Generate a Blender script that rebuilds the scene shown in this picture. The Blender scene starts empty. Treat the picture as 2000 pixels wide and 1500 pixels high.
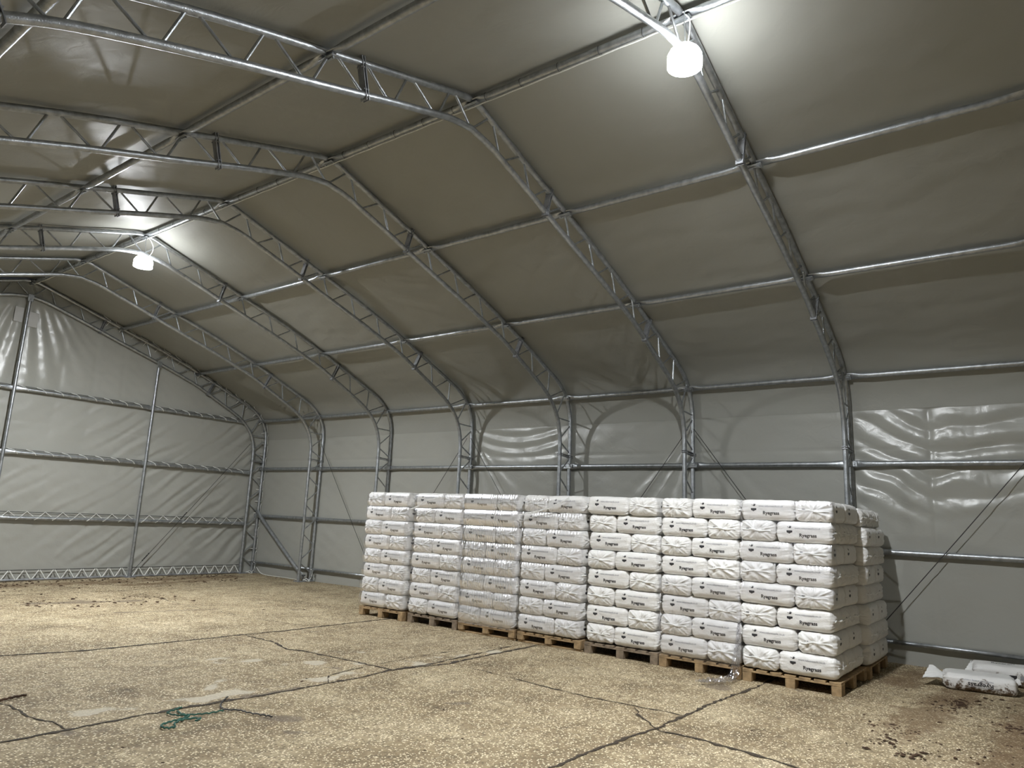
import bpy, math, random
import numpy as np
from mathutils import Vector, Matrix
from mathutils.bvhtree import BVHTree
random.seed(7)
rng = np.random.default_rng(11)
SC = bpy.context.scene
COL = SC.collection

# ------------------------------------------------------------------ camera
cam = bpy.data.cameras.new('camera')
cam.sensor_width = 36.0
cam.lens = 24.947
cam.clip_start = 0.05
camo = bpy.data.objects.new('camera', cam)
COL.objects.link(camo)
r_ = Vector((0.59977, -0.79891, 0.04507)); u_ = Vector((-0.17613, -0.07686, 0.98136)); f_ = Vector((0.78055, 0.59653, 0.18682))
m = Matrix((r_, u_, -f_)).transposed().to_4x4()
m.translation = Vector((0, 0, 1.5976))
camo.matrix_world = m
SC.camera = camo

# ------------------------------------------------------------------ exposure and world
vs = SC.view_settings
vs.view_transform = 'Standard'; vs.look = 'None'; vs.gamma = 1.0; vs.use_curve_mapping = False
vs.exposure = 1.18
SC.cycles.use_denoising = True
SC.cycles.max_bounces = 7
SC.cycles.diffuse_bounces = 5
SC.cycles.glossy_bounces = 3
SC.cycles.transparent_max_bounces = 12
SC.cycles.sample_clamp_indirect = 4.0
wd = bpy.data.worlds.new('night_sky'); SC.world = wd; wd.use_nodes = True
wd.node_tree.nodes['Background'].inputs[0].default_value = (0.01, 0.012, 0.02, 1)
wd.node_tree.nodes['Background'].inputs[1].default_value = 1.0
LAMP_POWER = 3000.0           # emission strength of the two hanging lamps
LAMP_COL = (0.95, 0.98, 1.0)

# ------------------------------------------------------------------ layout constants (metres)
XR, XW = 4.98, 10.66         # ridge line, right-hand column line
XL = 2*XR - XW
Y0, BAY = 15.99, 2.3
FY = [Y0 - BAY*k for k in range(8)]      # arches 0..7, 0 stands at the end wall
YF = -5.0                    # near end of the tent, behind the camera

# ------------------------------------------------------------------ helpers
def nodes(name):
    mt = bpy.data.materials.new(name); mt.use_nodes = True
    nt = mt.node_tree
    return mt, nt, nt.nodes['Principled BSDF']
def N(nt, t, **kw):
    n = nt.nodes.new(t)
    for k, v in kw.items():
        if k in n.inputs: n.inputs[k].default_value = v
        else: setattr(n, k, v)
    return n
def ramp(nt, src, stops):
    r = nt.nodes.new('ShaderNodeValToRGB')
    e = r.color_ramp.elements
    e[0].position, e[0].color = stops[0][0], (*stops[0][1], 1)
    e[1].position, e[1].color = stops[-1][0], (*stops[-1][1], 1)
    for p, c in stops[1:-1]:
        q = e.new(p); q.color = (*c, 1)
    nt.links.new(src, r.inputs[0])
    return r
def simple(name, col, rough=0.5, metal=0.0, var=0.0, scale=6.0, bump=0.0, bscale=40.0, spec=0.5):
    mt, nt, b = nodes(name)
    b.inputs['Roughness'].default_value = rough
    b.inputs['Metallic'].default_value = metal
    b.inputs['Specular IOR Level'].default_value = spec
    tc = N(nt, 'ShaderNodeTexCoord')
    no = N(nt, 'ShaderNodeTexNoise', Scale=scale, Detail=5.0)
    nt.links.new(tc.outputs['Object'], no.inputs['Vector'])
    lo = tuple(max(0, c*(1-var)) for c in col); hi = tuple(min(1, c*(1+var)) for c in col)
    r = ramp(nt, no.outputs['Fac'], [(0.3, lo), (0.7, hi)])
    nt.links.new(r.outputs[0], b.inputs['Base Color'])
    if bump:
        n2 = N(nt, 'ShaderNodeTexNoise', Scale=bscale, Detail=4.0)
        nt.links.new(tc.outputs['Object'], n2.inputs['Vector'])
        bp = N(nt, 'ShaderNodeBump', Strength=bump, Distance=0.01)
        nt.links.new(n2.outputs['Fac'], bp.inputs['Height'])
        nt.links.new(bp.outputs[0], b.inputs['Normal'])
    return mt

class MB:
    def __init__(s): s.v = []; s.f = []; s.m = []
    def add(s, vs_, fs, mi=0):
        o = len(s.v); s.v += [tuple(map(float, v)) for v in vs_]
        s.f += [tuple(i+o for i in f) for f in fs]; s.m += [mi]*len(fs)
        return s
    def box(s, c, d, mi=0, rot=None, bev=0.0):
        x, y, z = d[0]/2, d[1]/2, d[2]/2
        if bev:
            b = min(bev, x*.9, y*.9, z*.9); P = []
            for sx in (-1, 1):
                for sy in (-1, 1):
                    for sz in (-1, 1):
                        P += [(sx*x, sy*(y-b), sz*(z-b)), (sx*(x-b), sy*y, sz*(z-b)), (sx*(x-b), sy*(y-b), sz*z)]
            def id(sx, sy, sz, a): return ((sx > 0)*4+(sy > 0)*2+(sz > 0))*3+a
            F = []
            for sg in (-1, 1):
                for a in range(3):
                    o = [0, 1, 2]; o.remove(a)
                    q = []
                    for (p, r) in ((-1, -1), (1, -1), (1, 1), (-1, 1)):
                        sgn = [0, 0, 0]; sgn[a] = sg; sgn[o[0]] = p; sgn[o[1]] = r
                        q.append(id(*sgn, a))
                    if (sg > 0) == (a == 1): q.reverse()
                    F.append(tuple(q))
            for a in range(3):
                o = [0, 1, 2]; o.remove(a)
                for p in (-1, 1):
                    for r in (-1, 1):
                        s0 = [0, 0, 0]; s0[o[0]] = p; s0[o[1]] = r
                        s1 = list(s0); s0[a] = -1; s1[a] = 1
                        q = [id(*s0, o[0]), id(*s1, o[0]), id(*s1, o[1]), id(*s0, o[1])]
                        F.append(tuple(q))
            for sx in (-1, 1):
                for sy in (-1, 1):
                    for sz in (-1, 1):
                        F.append((id(sx, sy, sz, 0), id(sx, sy, sz, 1), id(sx, sy, sz, 2)))
        else:
            P = [(sx*x, sy*y, sz*z) for sx in (-1, 1) for sy in (-1, 1) for sz in (-1, 1)]
            F = [(0, 1, 3, 2), (4, 6, 7, 5), (0, 4, 5, 1), (2, 3, 7, 6), (0, 2, 6, 4), (1, 5, 7, 3)]
        R = rot or Matrix.Identity(3)
        s.add([R @ Vector(p) + Vector(c) for p in P], F, mi); return s
    def tube(s, pts, r, seg=10, mi=0, cap=True, scl=None, up=None):
        pts = [Vector(p) for p in pts]; n = len(pts); V = []; prev = None
        for i, p in enumerate(pts):
            t = (pts[min(i+1, n-1)] - pts[max(i-1, 0)]).normalized()
            if up is not None: a = Vector(up) - t*t.dot(Vector(up))
            elif prev is None:
                a = Vector((0, 0, 1)) if abs(t.z) < .9 else Vector((1, 0, 0)); a = a - t*t.dot(a)
            else: a = prev - t*t.dot(prev)
            a.normalize(); prev = a; b = t.cross(a)
            ra = rb = (r[i] if isinstance(r, (list, tuple)) else r)
            if scl: ra *= scl[i][0]; rb *= scl[i][1]
            for k in range(seg):
                th = 2*math.pi*k/seg
                V.append(p + a*(ra*math.cos(th)) + b*(rb*math.sin(th)))
        F = [(i*seg+k, i*seg+(k+1) % seg, (i+1)*seg+(k+1) % seg, (i+1)*seg+k) for i in range(n-1) for k in range(seg)]
        if cap: F += [tuple(range(seg-1, -1, -1)), tuple((n-1)*seg+k for k in range(seg))]
        s.add(V, F, mi); return s
    def mesh(s, name, mats, smooth=True, ang=None):
        me = bpy.data.meshes.new(name); me.from_pydata(s.v, [], s.f)
        for mm in (mats if isinstance(mats, (list, tuple)) else [mats]): me.materials.append(mm)
        me.polygons.foreach_set('material_index', s.m)
        if smooth: me.polygons.foreach_set('use_smooth', [True]*len(s.f))
        me.update()
        if smooth and ang is not None:
            try: me.set_sharp_from_angle(angle=math.radians(ang))
            except Exception: pass
        return me
    def build(s, name, mats, parent=None, smooth=True, ang=40, loc=None):
        return link(name, s.mesh(name, mats, smooth, ang), parent, loc)
def link(name, me, parent=None, loc=None, rz=0.0):
    o = bpy.data.objects.new(name, me); COL.objects.link(o)
    if parent is not None: o.parent = parent
    if loc is not None: o.location = loc
    o.rotation_euler[2] = rz
    return o
def tag(o, label, cat, group=None, kind=None):
    if label: o['label'] = label
    if cat: o['category'] = cat
    if group: o['group'] = group
    if kind: o['kind'] = kind
    return o
def thing(name, label, cat, loc=(0, 0, 0), rz=0.0, group=None):
    return tag(link(name, None, None, loc, rz), label, cat, group)
def struct(o): o['kind'] = 'structure'; return o
def catmull(P, n=10):
    P = [np.array(p, float) for p in P]; Q = [2*P[0]-P[1]] + P + [2*P[-1]-P[-2]]; out = []
    for i in range(1, len(Q)-2):
        for k in range(n):
            t = k/n; a, b, c, d = Q[i-1], Q[i], Q[i+1], Q[i+2]
            out.append(.5*((2*b)+(-a+c)*t+(2*a-5*b+4*c-d)*t*t+(-a+3*b-3*c+d)*t**3))
    out.append(P[-1]); return np.array(out)
ORD = ['first', 'second', 'third', 'fourth', 'fifth', 'sixth', 'seventh', 'eighth', 'ninth']
# sums of sines as a smooth noise for real creases
def snoise(x, y, scale, seed, n=7, stretch=(1, 1), ang=0.0):
    g = np.random.default_rng(seed); out = 0
    ca, sa = math.cos(ang), math.sin(ang)
    xr = (x*ca + y*sa)/stretch[0]; yr = (-x*sa + y*ca)/stretch[1]
    for i in range(n):
        th = g.uniform(0, 2*math.pi); fr = g.uniform(.6, 1.8)/scale; ph = g.uniform(0, 6.28)
        wx = .6*np.sin(yr*fr*2.1+ph*2)
        out = out + np.sin((xr*math.cos(th)+yr*math.sin(th))*fr*6.28+ph+wx)
    return out/math.sqrt(n)

# ------------------------------------------------------------------ materials
def sheet_material(name='grey_pvc_sheet', rough=0.30, spec=0.55, k=1.0):
    mt, nt, b = nodes(name)
    tc = N(nt, 'ShaderNodeTexCoord')
    n1 = N(nt, 'ShaderNodeTexNoise', Scale=0.8, Detail=6.0)
    nt.links.new(tc.outputs['Object'], n1.inputs['Vector'])
    r = ramp(nt, n1.outputs['Fac'], [(0.3, (0.325*k, 0.325*k, 0.294*k)), (0.7, (0.350*k, 0.351*k, 0.320*k))])
    nt.links.new(r.outputs[0], b.inputs['Base Color'])
    b.inputs['Roughness'].default_value = rough
    b.inputs['Specular IOR Level'].default_value = spec
    n2 = N(nt, 'ShaderNodeTexNoise', Scale=5.0, Detail=5.0, Distortion=1.2)
    n3 = N(nt, 'ShaderNodeTexNoise', Scale=22.0, Detail=3.0, Distortion=0.8)
    for n_ in (n2, n3): nt.links.new(tc.outputs['Object'], n_.inputs['Vector'])
    ad = N(nt, 'ShaderNodeMath', operation='MULTIPLY_ADD'); ad.inputs[1].default_value = 0.12
    nt.links.new(n3.outputs['Fac'], ad.inputs[0]); nt.links.new(n2.outputs['Fac'], ad.inputs[2])
    bp = N(nt, 'ShaderNodeBump', Strength=0.22, Distance=0.02)
    nt.links.new(ad.outputs[0], bp.inputs['Height']); nt.links.new(bp.outputs[0], b.inputs['Normal'])
    return mt
M_SHEET = sheet_material()
M_ROOF = sheet_material('matt_dimmed_roof_sheet', 0.47, 0.32, 0.90)  # same sheet as the walls, roof dimness put into a darker base
M_SEAM = simple('welded_seam', (0.33, 0.33, 0.32), 0.35)
M_STEEL = simple('galvanised_steel', (0.40, 0.42, 0.44), 0.38, 0.85, 0.22, 18.0, 0.25, 90.0)
M_DULL = simple('dull_galvanised_steel', (0.33, 0.34, 0.36), 0.5, 0.7, 0.25, 12.0, 0.2, 60.0)
M_CORD = simple('white_cord', (0.72, 0.73, 0.70), 0.6, 0, 0.12, 30)
M_CABLE = simple('dark_steel_cable', (0.05, 0.05, 0.05), 0.45, 0.4, 0.2, 30)
M_BLACK = simple('black_plastic', (0.02, 0.02, 0.02), 0.45, 0, 0.2)
M_INK = simple('black_ink', (0.035, 0.035, 0.04), 0.5, 0, 0.2)
M_GREY = simple('grey_ink', (0.33, 0.33, 0.36), 0.5, 0, 0.15)
M_WOOD = simple('pallet_wood', (0.34, 0.235, 0.125), 0.75, 0, 0.35, 14.0, 0.4, 50.0)
M_WOOD2 = simple('weathered_pallet_wood', (0.22, 0.17, 0.12), 0.8, 0, 0.35, 14.0, 0.4, 50.0)
M_SOIL = simple('dry_soil', (0.06, 0.032, 0.016), 0.9, 0, 0.4, 20.0, 0.5, 80.0)
M_CRACK = simple('dark_joint_dirt', (0.045, 0.032, 0.02), 0.9, 0, 0.3, 25.0)
M_GREEN = simple('green_twine', (0.02, 0.10, 0.075), 0.6, 0, 0.25, 40)
M_PATCH = simple('pale_sleeve', (0.47, 0.47, 0.46), 0.45, 0, 0.06)
def sack_material(name, dirt=0.0, base=(0.80, 0.79, 0.775)):
    mt, nt, b = nodes(name)
    tc = N(nt, 'ShaderNodeTexCoord')
    n1 = N(nt, 'ShaderNodeTexNoise', Scale=9.0, Detail=4.0)
    nt.links.new(tc.outputs['Object'], n1.inputs['Vector'])
    r = ramp(nt, n1.outputs['Fac'], [(0.3, tuple(c*.94 for c in base)), (0.7, base)])
    out = r.outputs[0]
    if dirt:
        n4 = N(nt, 'ShaderNodeTexNoise', Scale=14.0, Detail=8.0, Roughness=0.75)
        sx = N(nt, 'ShaderNodeSeparateXYZ'); nt.links.new(tc.outputs['Object'], sx.inputs[0])
        nt.links.new(tc.outputs['Object'], n4.inputs['Vector'])
        a = N(nt, 'ShaderNodeMath', operation='MULTIPLY_ADD'); a.inputs[1].default_value = -1.6
        nt.links.new(sx.outputs['Z'], a.inputs[0]); nt.links.new(n4.outputs['Fac'], a.inputs[2])
        r2 = ramp(nt, a.outputs[0], [(0.50, (0, 0, 0)), (0.60, (1, 1, 1))])
        mx = N(nt, 'ShaderNodeMix', data_type='RGBA')
        nt.links.new(r2.outputs[0], mx.inputs[0]); nt.links.new(out, mx.inputs[6])
        mx.inputs[7].default_value = (0.10, 0.06, 0.03, 1); out = mx.outputs[2]
    nt.links.new(out, b.inputs['Base Color'])
    b.inputs['Roughness'].default_value = 0.42
    n2 = N(nt, 'ShaderNodeTexNoise', Scale=16.0, Detail=4.0, Distortion=1.5)
    n3 = N(nt, 'ShaderNodeTexWave', Scale=60.0); n3.bands_direction = 'X'
    for n_ in (n2, n3): nt.links.new(tc.outputs['Object'], n_.inputs['Vector'])
    ad = N(nt, 'ShaderNodeMath', operation='MULTIPLY_ADD'); ad.inputs[1].default_value = 0.04
    nt.links.new(n3.outputs['Fac'], ad.inputs[0]); nt.links.new(n2.outputs['Fac'], ad.inputs[2])
    bp = N(nt, 'ShaderNodeBump', Strength=0.35, Distance=0.012)
    nt.links.new(ad.outputs[0], bp.inputs['Height']); nt.links.new(bp.outputs[0], b.inputs['Normal'])
    return mt
M_SACK = sack_material('white_woven_sack')
M_SACKD = sack_material('soiled_white_sack', 1.0)
M_FOLD = simple('white_sack_fold', (0.86, 0.86, 0.85), 0.4, 0, 0.03, 30)
def film_material(name, amt, rough):
    mt, nt, b = nodes(name)
    nt.nodes.remove(b)
    o = nt.nodes['Material Output']
    tr = N(nt, 'ShaderNodeBsdfTransparent'); tr.inputs[0].default_value = (0.97, 0.97, 0.98, 1)
    gl = N(nt, 'ShaderNodeBsdfGlossy'); gl.inputs['Roughness'].default_value = rough
    gl.inputs[0].default_value = (0.95, 0.95, 1, 1)
    lw = N(nt, 'ShaderNodeLayerWeight', Blend=0.35)
    mp = N(nt, 'ShaderNodeMapRange'); mp.inputs['To Min'].default_value = amt; mp.inputs['To Max'].default_value = min(1, amt*3)
    nt.links.new(lw.outputs['Fresnel'], mp.inputs['Value'])
    mx = N(nt, 'ShaderNodeMixShader')
    nt.links.new(mp.outputs[0], mx.inputs[0]); nt.links.new(tr.outputs[0], mx.inputs[1]); nt.links.new(gl.outputs[0], mx.inputs[2])
    nt.links.new(mx.outputs[0], o.inputs[0])
    return mt
M_FILM = film_material('clear_stretch_film', 0.09, 0.20)
M_FILM3 = film_material('thick_stretch_film', 0.20, 0.2)
M_FILM2 = film_material('crumpled_clear_film', 0.22, 0.2)
def emit(name, col, st):
    mt, nt, b = nodes(name)
    b.inputs['Base Color'].default_value = (0.8, 0.8, 0.8, 1)
    b.inputs['Emission Color'].default_value = (*col, 1); b.inputs['Emission Strength'].default_value = st
    return mt
M_GLOW = emit('lit_lamp_diffuser', LAMP_COL, LAMP_POWER)
M_GLOW2 = emit('lit_far_lamp_diffuser', LAMP_COL, LAMP_POWER*1.35)
M_SHADE = emit('lamp_housing_added_glow', LAMP_COL, LAMP_POWER*0.010)  # glow added to the housing, a bloom-like bright spot on the roof above
def floor_material():
    mt, nt, b = nodes('exposed_aggregate_concrete')
    tc = N(nt, 'ShaderNodeTexCoord'); L = nt.links.new
    big = N(nt, 'ShaderNodeTexNoise', Scale=1.3, Detail=8.0, Roughness=0.62)
    mid = N(nt, 'ShaderNodeTexNoise', Scale=7.0, Detail=8.0, Roughness=0.7)
    vo = N(nt, 'ShaderNodeTexVoronoi', Scale=60.0)
    vb = N(nt, 'ShaderNodeTexVoronoi', Scale=26.0)
    vd = N(nt, 'ShaderNodeTexVoronoi', Scale=42.0)
    st = N(nt, 'ShaderNodeTexNoise', Scale=2.2, Detail=10.0, Roughness=0.75)
    for n_ in (big, mid, vo, vb, vd, st): L(tc.outputs['Object'], n_.inputs['Vector'])
    base = ramp(nt, big.outputs['Fac'], [(0.32, (0.18, 0.135, 0.080)), (0.48, (0.325, 0.258, 0.162)), (0.66, (0.44, 0.366, 0.245))])
    m2 = ramp(nt, mid.outputs['Fac'], [(0.3, (0.50, 0.47, 0.43)), (0.7, (1.25, 1.23, 1.18))])
    mu = N(nt, 'ShaderNodeMix', data_type='RGBA', blend_type='MULTIPLY'); mu.inputs[0].default_value = 1
    L(base.outputs[0], mu.inputs[6]); L(m2.outputs[0], mu.inputs[7])
    def specks(src, col, dist, thr, keep, prev):
        d = ramp(nt, src.outputs['Distance'], [(dist, (1, 1, 1)), (dist+.12, (0, 0, 0))])
        sp = N(nt, 'ShaderNodeSeparateColor'); L(src.outputs['Color'], sp.inputs[0])
        k = ramp(nt, sp.outputs[0], [(thr, (0, 0, 0)), (thr+.05, (1, 1, 1))])
        mm = N(nt, 'ShaderNodeMath', operation='MULTIPLY'); L(d.outputs[0], mm.inputs[0]); L(k.outputs[0], mm.inputs[1])
        m3 = N(nt, 'ShaderNodeMath', operation='MULTIPLY'); L(mm.outputs[0], m3.inputs[0]); m3.inputs[1].default_value = keep
        mx = N(nt, 'ShaderNodeMix', data_type='RGBA'); L(m3.outputs[0], mx.inputs[0]); L(prev, mx.inputs[6]); mx.inputs[7].default_value = (*col, 1)
        return mx.outputs[2]
    c = specks(vd, (0.12, 0.09, 0.055), 0.34, 0.55, 0.8, mu.outputs[2])
    c = specks(vo, (0.90, 0.80, 0.58), 0.34, 0.60, 0.95, c)
    c = specks(vb, (0.72, 0.62, 0.42), 0.22, 0.82, 0.7, c)
    # shaped stains from the mesh attribute: R = pale cement smear, G = dark damp patch, B = brown soil dust
    at = N(nt, 'ShaderNodeAttribute'); at.attribute_name = 'marks'
    se = N(nt, 'ShaderNodeSeparateColor'); L(at.outputs['Color'], se.inputs[0])
    def stain(ch, col, lo, prev, amt):
        ad = N(nt, 'ShaderNodeMath', operation='ADD'); L(se.outputs[ch], ad.inputs[0]); L(st.outputs['Fac'], ad.inputs[1])
        rr = ramp(nt, ad.outputs[0], [(lo, (0, 0, 0)), (min(1, lo+.10), (1, 1, 1))])
        g = N(nt, 'ShaderNodeMath', operation='MULTIPLY'); L(rr.outputs[0], g.inputs[0]); g.inputs[1].default_value = amt
        mx = N(nt, 'ShaderNodeMix', data_type='RGBA'); L(g.outputs[0], mx.inputs[0]); L(prev, mx.inputs[6]); mx.inputs[7].default_value = (*col, 1)
        return mx.outputs[2]
    c = stain(0, (0.54, 0.49, 0.39), 0.82, c, 0.8)
    c = stain(1, (0.13, 0.10, 0.075), 0.85, c, 0.7)
    c = stain(2, (0.13, 0.075, 0.035), 0.80, c, 0.6)
    L(c, b.inputs['Base Color'])
    b.inputs['Roughness'].default_value = 0.75
    b.inputs['Specular IOR Level'].default_value = 0.3
    s2 = N(nt, 'ShaderNodeMath', operation='MULTIPLY_ADD'); s2.inputs[1].default_value = 1.6
    L(mid.outputs['Fac'], s2.inputs[0]); L(vo.outputs['Distance'], s2.inputs[2])
    bp = N(nt, 'ShaderNodeBump', Strength=0.45, Distance=0.012)
    L(s2.outputs[0], bp.inputs['Height']); L(bp.outputs[0], b.inputs['Normal'])
    return mt
M_FLOOR = floor_material()

# ------------------------------------------------------------------ arch section (right half, then mirrored)
OUT_P = [(10.66, 0), (10.66, 1.2), (10.66, 2.3), (10.66, 3.05), (10.65, 3.35), (10.60, 3.57), (10.47, 3.79), (10.22, 4.00), (9.85, 4.17), (9.30, 4.40), (8.66, 4.665), (7.75, 5.00), (6.79, 5.305), (5.9, 5.58), (5.3, 5.765), (5.12, 5.82), (4.98, 5.84)]
INN_P = [(10.34, 0), (10.34, 1.2), (10.34, 2.2), (10.34, 2.80), (10.32, 3.08), (10.24, 3.34), (10.08, 3.57), (9.82, 3.78), (9.40, 4.00), (8.95, 4.22), (8.55, 4.405), (7.65, 4.725), (6.70, 5.03), (6.1, 5.23), (5.65, 5.37), (5.3, 5.475), (4.98, 5.525)]
OUT_R, INN_R = catmull(OUT_P, 8), catmull(INN_P, 8)
def mirror(a): return np.array([(2*XR-x, h) for x, h in a])
OUT_L, INN_L = mirror(OUT_R), mirror(INN_R)
OUT = np.vstack([OUT_R, OUT_L[::-1][1:]]); INN = np.vstack([INN_R, INN_L[::-1][1:]])
def arclen(a): return np.concatenate([[0], np.cumsum(np.linalg.norm(np.diff(a, axis=0), axis=1))])
def at_len(a, s):
    L = arclen(a); return np.array([np.interp(s, L, a[:, 0]), np.interp(s, L, a[:, 1])])
def near_len(a, p):
    L = arclen(a); return L[np.argmin(np.linalg.norm(a-np.array(p), axis=1))]
NODE = {'ridge': (4.98, 5.835), 'upper': (6.79, 5.30), 'lower': (8.66, 4.66), 'eave': (10.49, 3.76), 'mid': (10.66, 2.555), 'low': (10.66, 1.394)}

# ------------------------------------------------------------------ floor with cracks and stains
CR = {'A': [(0.4, 8.75), (2.98, 8.64), (3.63, 8.44), (4.43, 8.4), (5.53, 8.37), (6.17, 8.3), (6.93, 8.3), (7.91, 8.35), (10.5, 8.4)],
 'A2': [(5.55, 8.3), (5.55, 7.65), (5.39, 7.23), (5.47, 7.04), (5.51, 6.29), (5.53, 5.59)],
 'B': [(-0.4, 5.6), (2.04, 5.67), (2.47, 5.66), (2.92, 5.69), (3.26, 5.66), (3.65, 5.63), (4.16, 5.59), (4.67, 5.59), (5.18, 5.58), (5.49, 5.63), (6.17, 5.46), (7.04, 5.5), (8.5, 5.5)],
 'B2': [(5.57, 5.63), (5.96, 5.56), (7.25, 5.67), (7.69, 5.68)],
 'C': [(2.45, 5.68), (2.46, 5.89), (2.39, 6.14), (2.39, 6.53), (2.37, 6.69), (2.2, 7.2)],
 'D': [(1.5, 2.9), (4.25, 2.78), (4.71, 2.76), (5.25, 2.73), (5.69, 2.68), (6.25, 2.68), (6.9, 2.67), (7.84, 2.6), (9.5, 2.6)],
 'E': [(6.19, 4.56), (6.14, 4.02), (6.1, 3.6), (6.13, 3.13), (6.16, 2.85), (6.15, 2.66)],
 'E2': [(6.09, 3.12), (5.88, 2.96), (5.65, 2.72), (5.58, 2.63)],
 'F': [(5.58, 2.63), (5.61, 2.38), (5.57, 2.04), (5.52, 1.73), (5.48, 1.55), (5.4, 0.6)],
 'G': [(1.5, 14.0), (4.63, 13.83), (5.33, 13.69), (6.48, 13.62), (8.02, 13.54), (10.6, 13.34)],
 'H': [(6.53, 12.59), (6.38, 11.45), (6.44, 9.67), (6.56, 8.39)],
 'I': [(6.61, 11.08), (7.93, 10.75), (9.43, 10.76)],
 'J': [(4.67, 5.59), (4.88, 5.84), (5.34, 5.92), (6.63, 5.96), (7.69, 5.68)],
 'K': [(6.22, 5.35), (6.23, 5.0), (6.19, 4.56)]}
CW = {'A': .036, 'B': .034, 'D': .026, 'F': .03, 'E2': .018, 'E': .018, 'G': .02, 'A2': .026, 'B2': .022, 'C': .014, 'H': .012, 'I': .012, 'J': .010, 'K': .012}
def seg_dist(px, py, a, b):
    ax, ay = a; bx, by = b; dx, dy = bx-ax, by-ay
    t = np.clip(((px-ax)*dx+(py-ay)*dy)/(dx*dx+dy*dy+1e-9), 0, 1)
    return np.hypot(px-ax-t*dx, py-ay-t*dy)
def build_floor():
    xs = np.arange(XL-0.3, 11.0, 0.05); ys = np.concatenate([np.arange(-5.2, 0, 0.4), np.arange(0, 16.5, 0.05)])
    X, Y = np.meshgrid(xs, ys, indexing='ij'); nx, ny = X.shape
    Z = .003*snoise(X, Y, 2.5, 3)
    V = np.stack([X.ravel(), Y.ravel(), Z.ravel()], 1)
    idx = np.arange(nx*ny).reshape(nx, ny)
    F = np.stack([idx[:-1, :-1].ravel(), idx[1:, :-1].ravel(), idx[1:, 1:].ravel(), idx[:-1, 1:].ravel()], 1)
    mb = MB(); mb.v = V.tolist(); mb.f = F.tolist(); mb.m = [0]*len(F)
    nbase = len(mb.v)
    # cracks: irregular dark strips lying flush in the slab
    for k, pl in CR.items():
        pts = []
        for a, b in zip(pl[:-1], pl[1:]):
            d = math.hypot(b[0]-a[0], b[1]-a[1]); n = max(2, int(d/.05))
            for i in range(n): pts.append((a[0]+(b[0]-a[0])*i/n, a[1]+(b[1]-a[1])*i/n))
        pts.append(pl[-1]); pts = np.array(pts)
        pts[1:-1] += rng.normal(0, .008, pts[1:-1].shape)
        t = np.gradient(pts, axis=0); t /= np.linalg.norm(t, axis=1)[:, None]; nrm = np.stack([-t[:, 1], t[:, 0]], 1)
        w = CW[k]*.5*np.clip(rng.lognormal(-.15, .5, len(pts)), .25, 2.2); w[0] = w[-1] = .002
        A = pts+nrm*w[:, None]; B = pts-nrm*w[:, None]
        z = lambda P: .003*snoise(P[:, 0], P[:, 1], 2.5, 3)+.004
        mb.add([(a[0], a[1], h) for a, h in zip(A, z(A))]+[(a[0], a[1], h) for a, h in zip(B, z(B))],
               [(i, i+len(pts), i+1+len(pts), i+1) for i in range(len(pts)-1)], 1)
    o = mb.build('floor', [M_FLOOR, M_CRACK], ang=None)
    x, y = V[:, 0], V[:, 1]
    def blob(segs, w):
        d = np.full(len(x), 9.); 
        for a, b, ww in segs: d = np.minimum(d, seg_dist(x, y, a, b)/ww)
        return np.clip(1.15-d, 0, 1)*w
    R = blob([((2.8, 5.95), (3.6, 5.85), .34), ((3.4, 5.85), (4.5, 5.75), .28), ((4.5, 5.8), (6.2, 5.7), .3), ((3.7, 6.05), (4.3, 6.5), .12),
              ((4.4, 7.3), (5.1, 6.5), .3), ((5.1, 6.5), (5.5, 6.1), .25), ((5.6, 6.9), (5.9, 6.6), .18), ((6.4, 5.7), (7.3, 5.6), .2)], .40)
    R *= np.clip(.75+.55*snoise(x, y, .45, 61, stretch=(1.6, 1)), .1, 1.5)
    G = blob([((3.85, 5.66), (4.35, 5.62), .13), ((3.6, 5.0), (3.75, 4.8), .2), ((3.5, 4.6), (3.6, 4.5), .1),
              ((4.7, 12.6), (6.0, 12.2), .35), ((5.2, 11.0), (6.6, 10.6), .12), ((4.9, 4.4), (5.1, 4.2), .1)], .5)
    G = np.maximum(G, .22*np.clip(snoise(x, y, 1.1, 62), 0, 1.6))
    Bc = blob([((9.6, .9), (7.0, 1.2), .55), ((9.9, .2), (6.6, .4), .6), ((10.3, 1.4), (9.3, 1.5), .5), ((4, 15.2), (9.6, 15.3), .8), ((7, 14.5), (9, 14.8), .5)], .42)
    me = o.data; ca = me.color_attributes.new('marks', 'FLOAT_COLOR', 'POINT')
    buf = np.zeros((len(me.vertices), 4), np.float32); buf[:, 3] = 1
    buf[:nbase, 0] = R; buf[:nbase, 1] = G; buf[:nbase, 2] = Bc
    ca.data.foreach_set('color', buf.ravel())
    struct(o)
build_floor()

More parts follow.
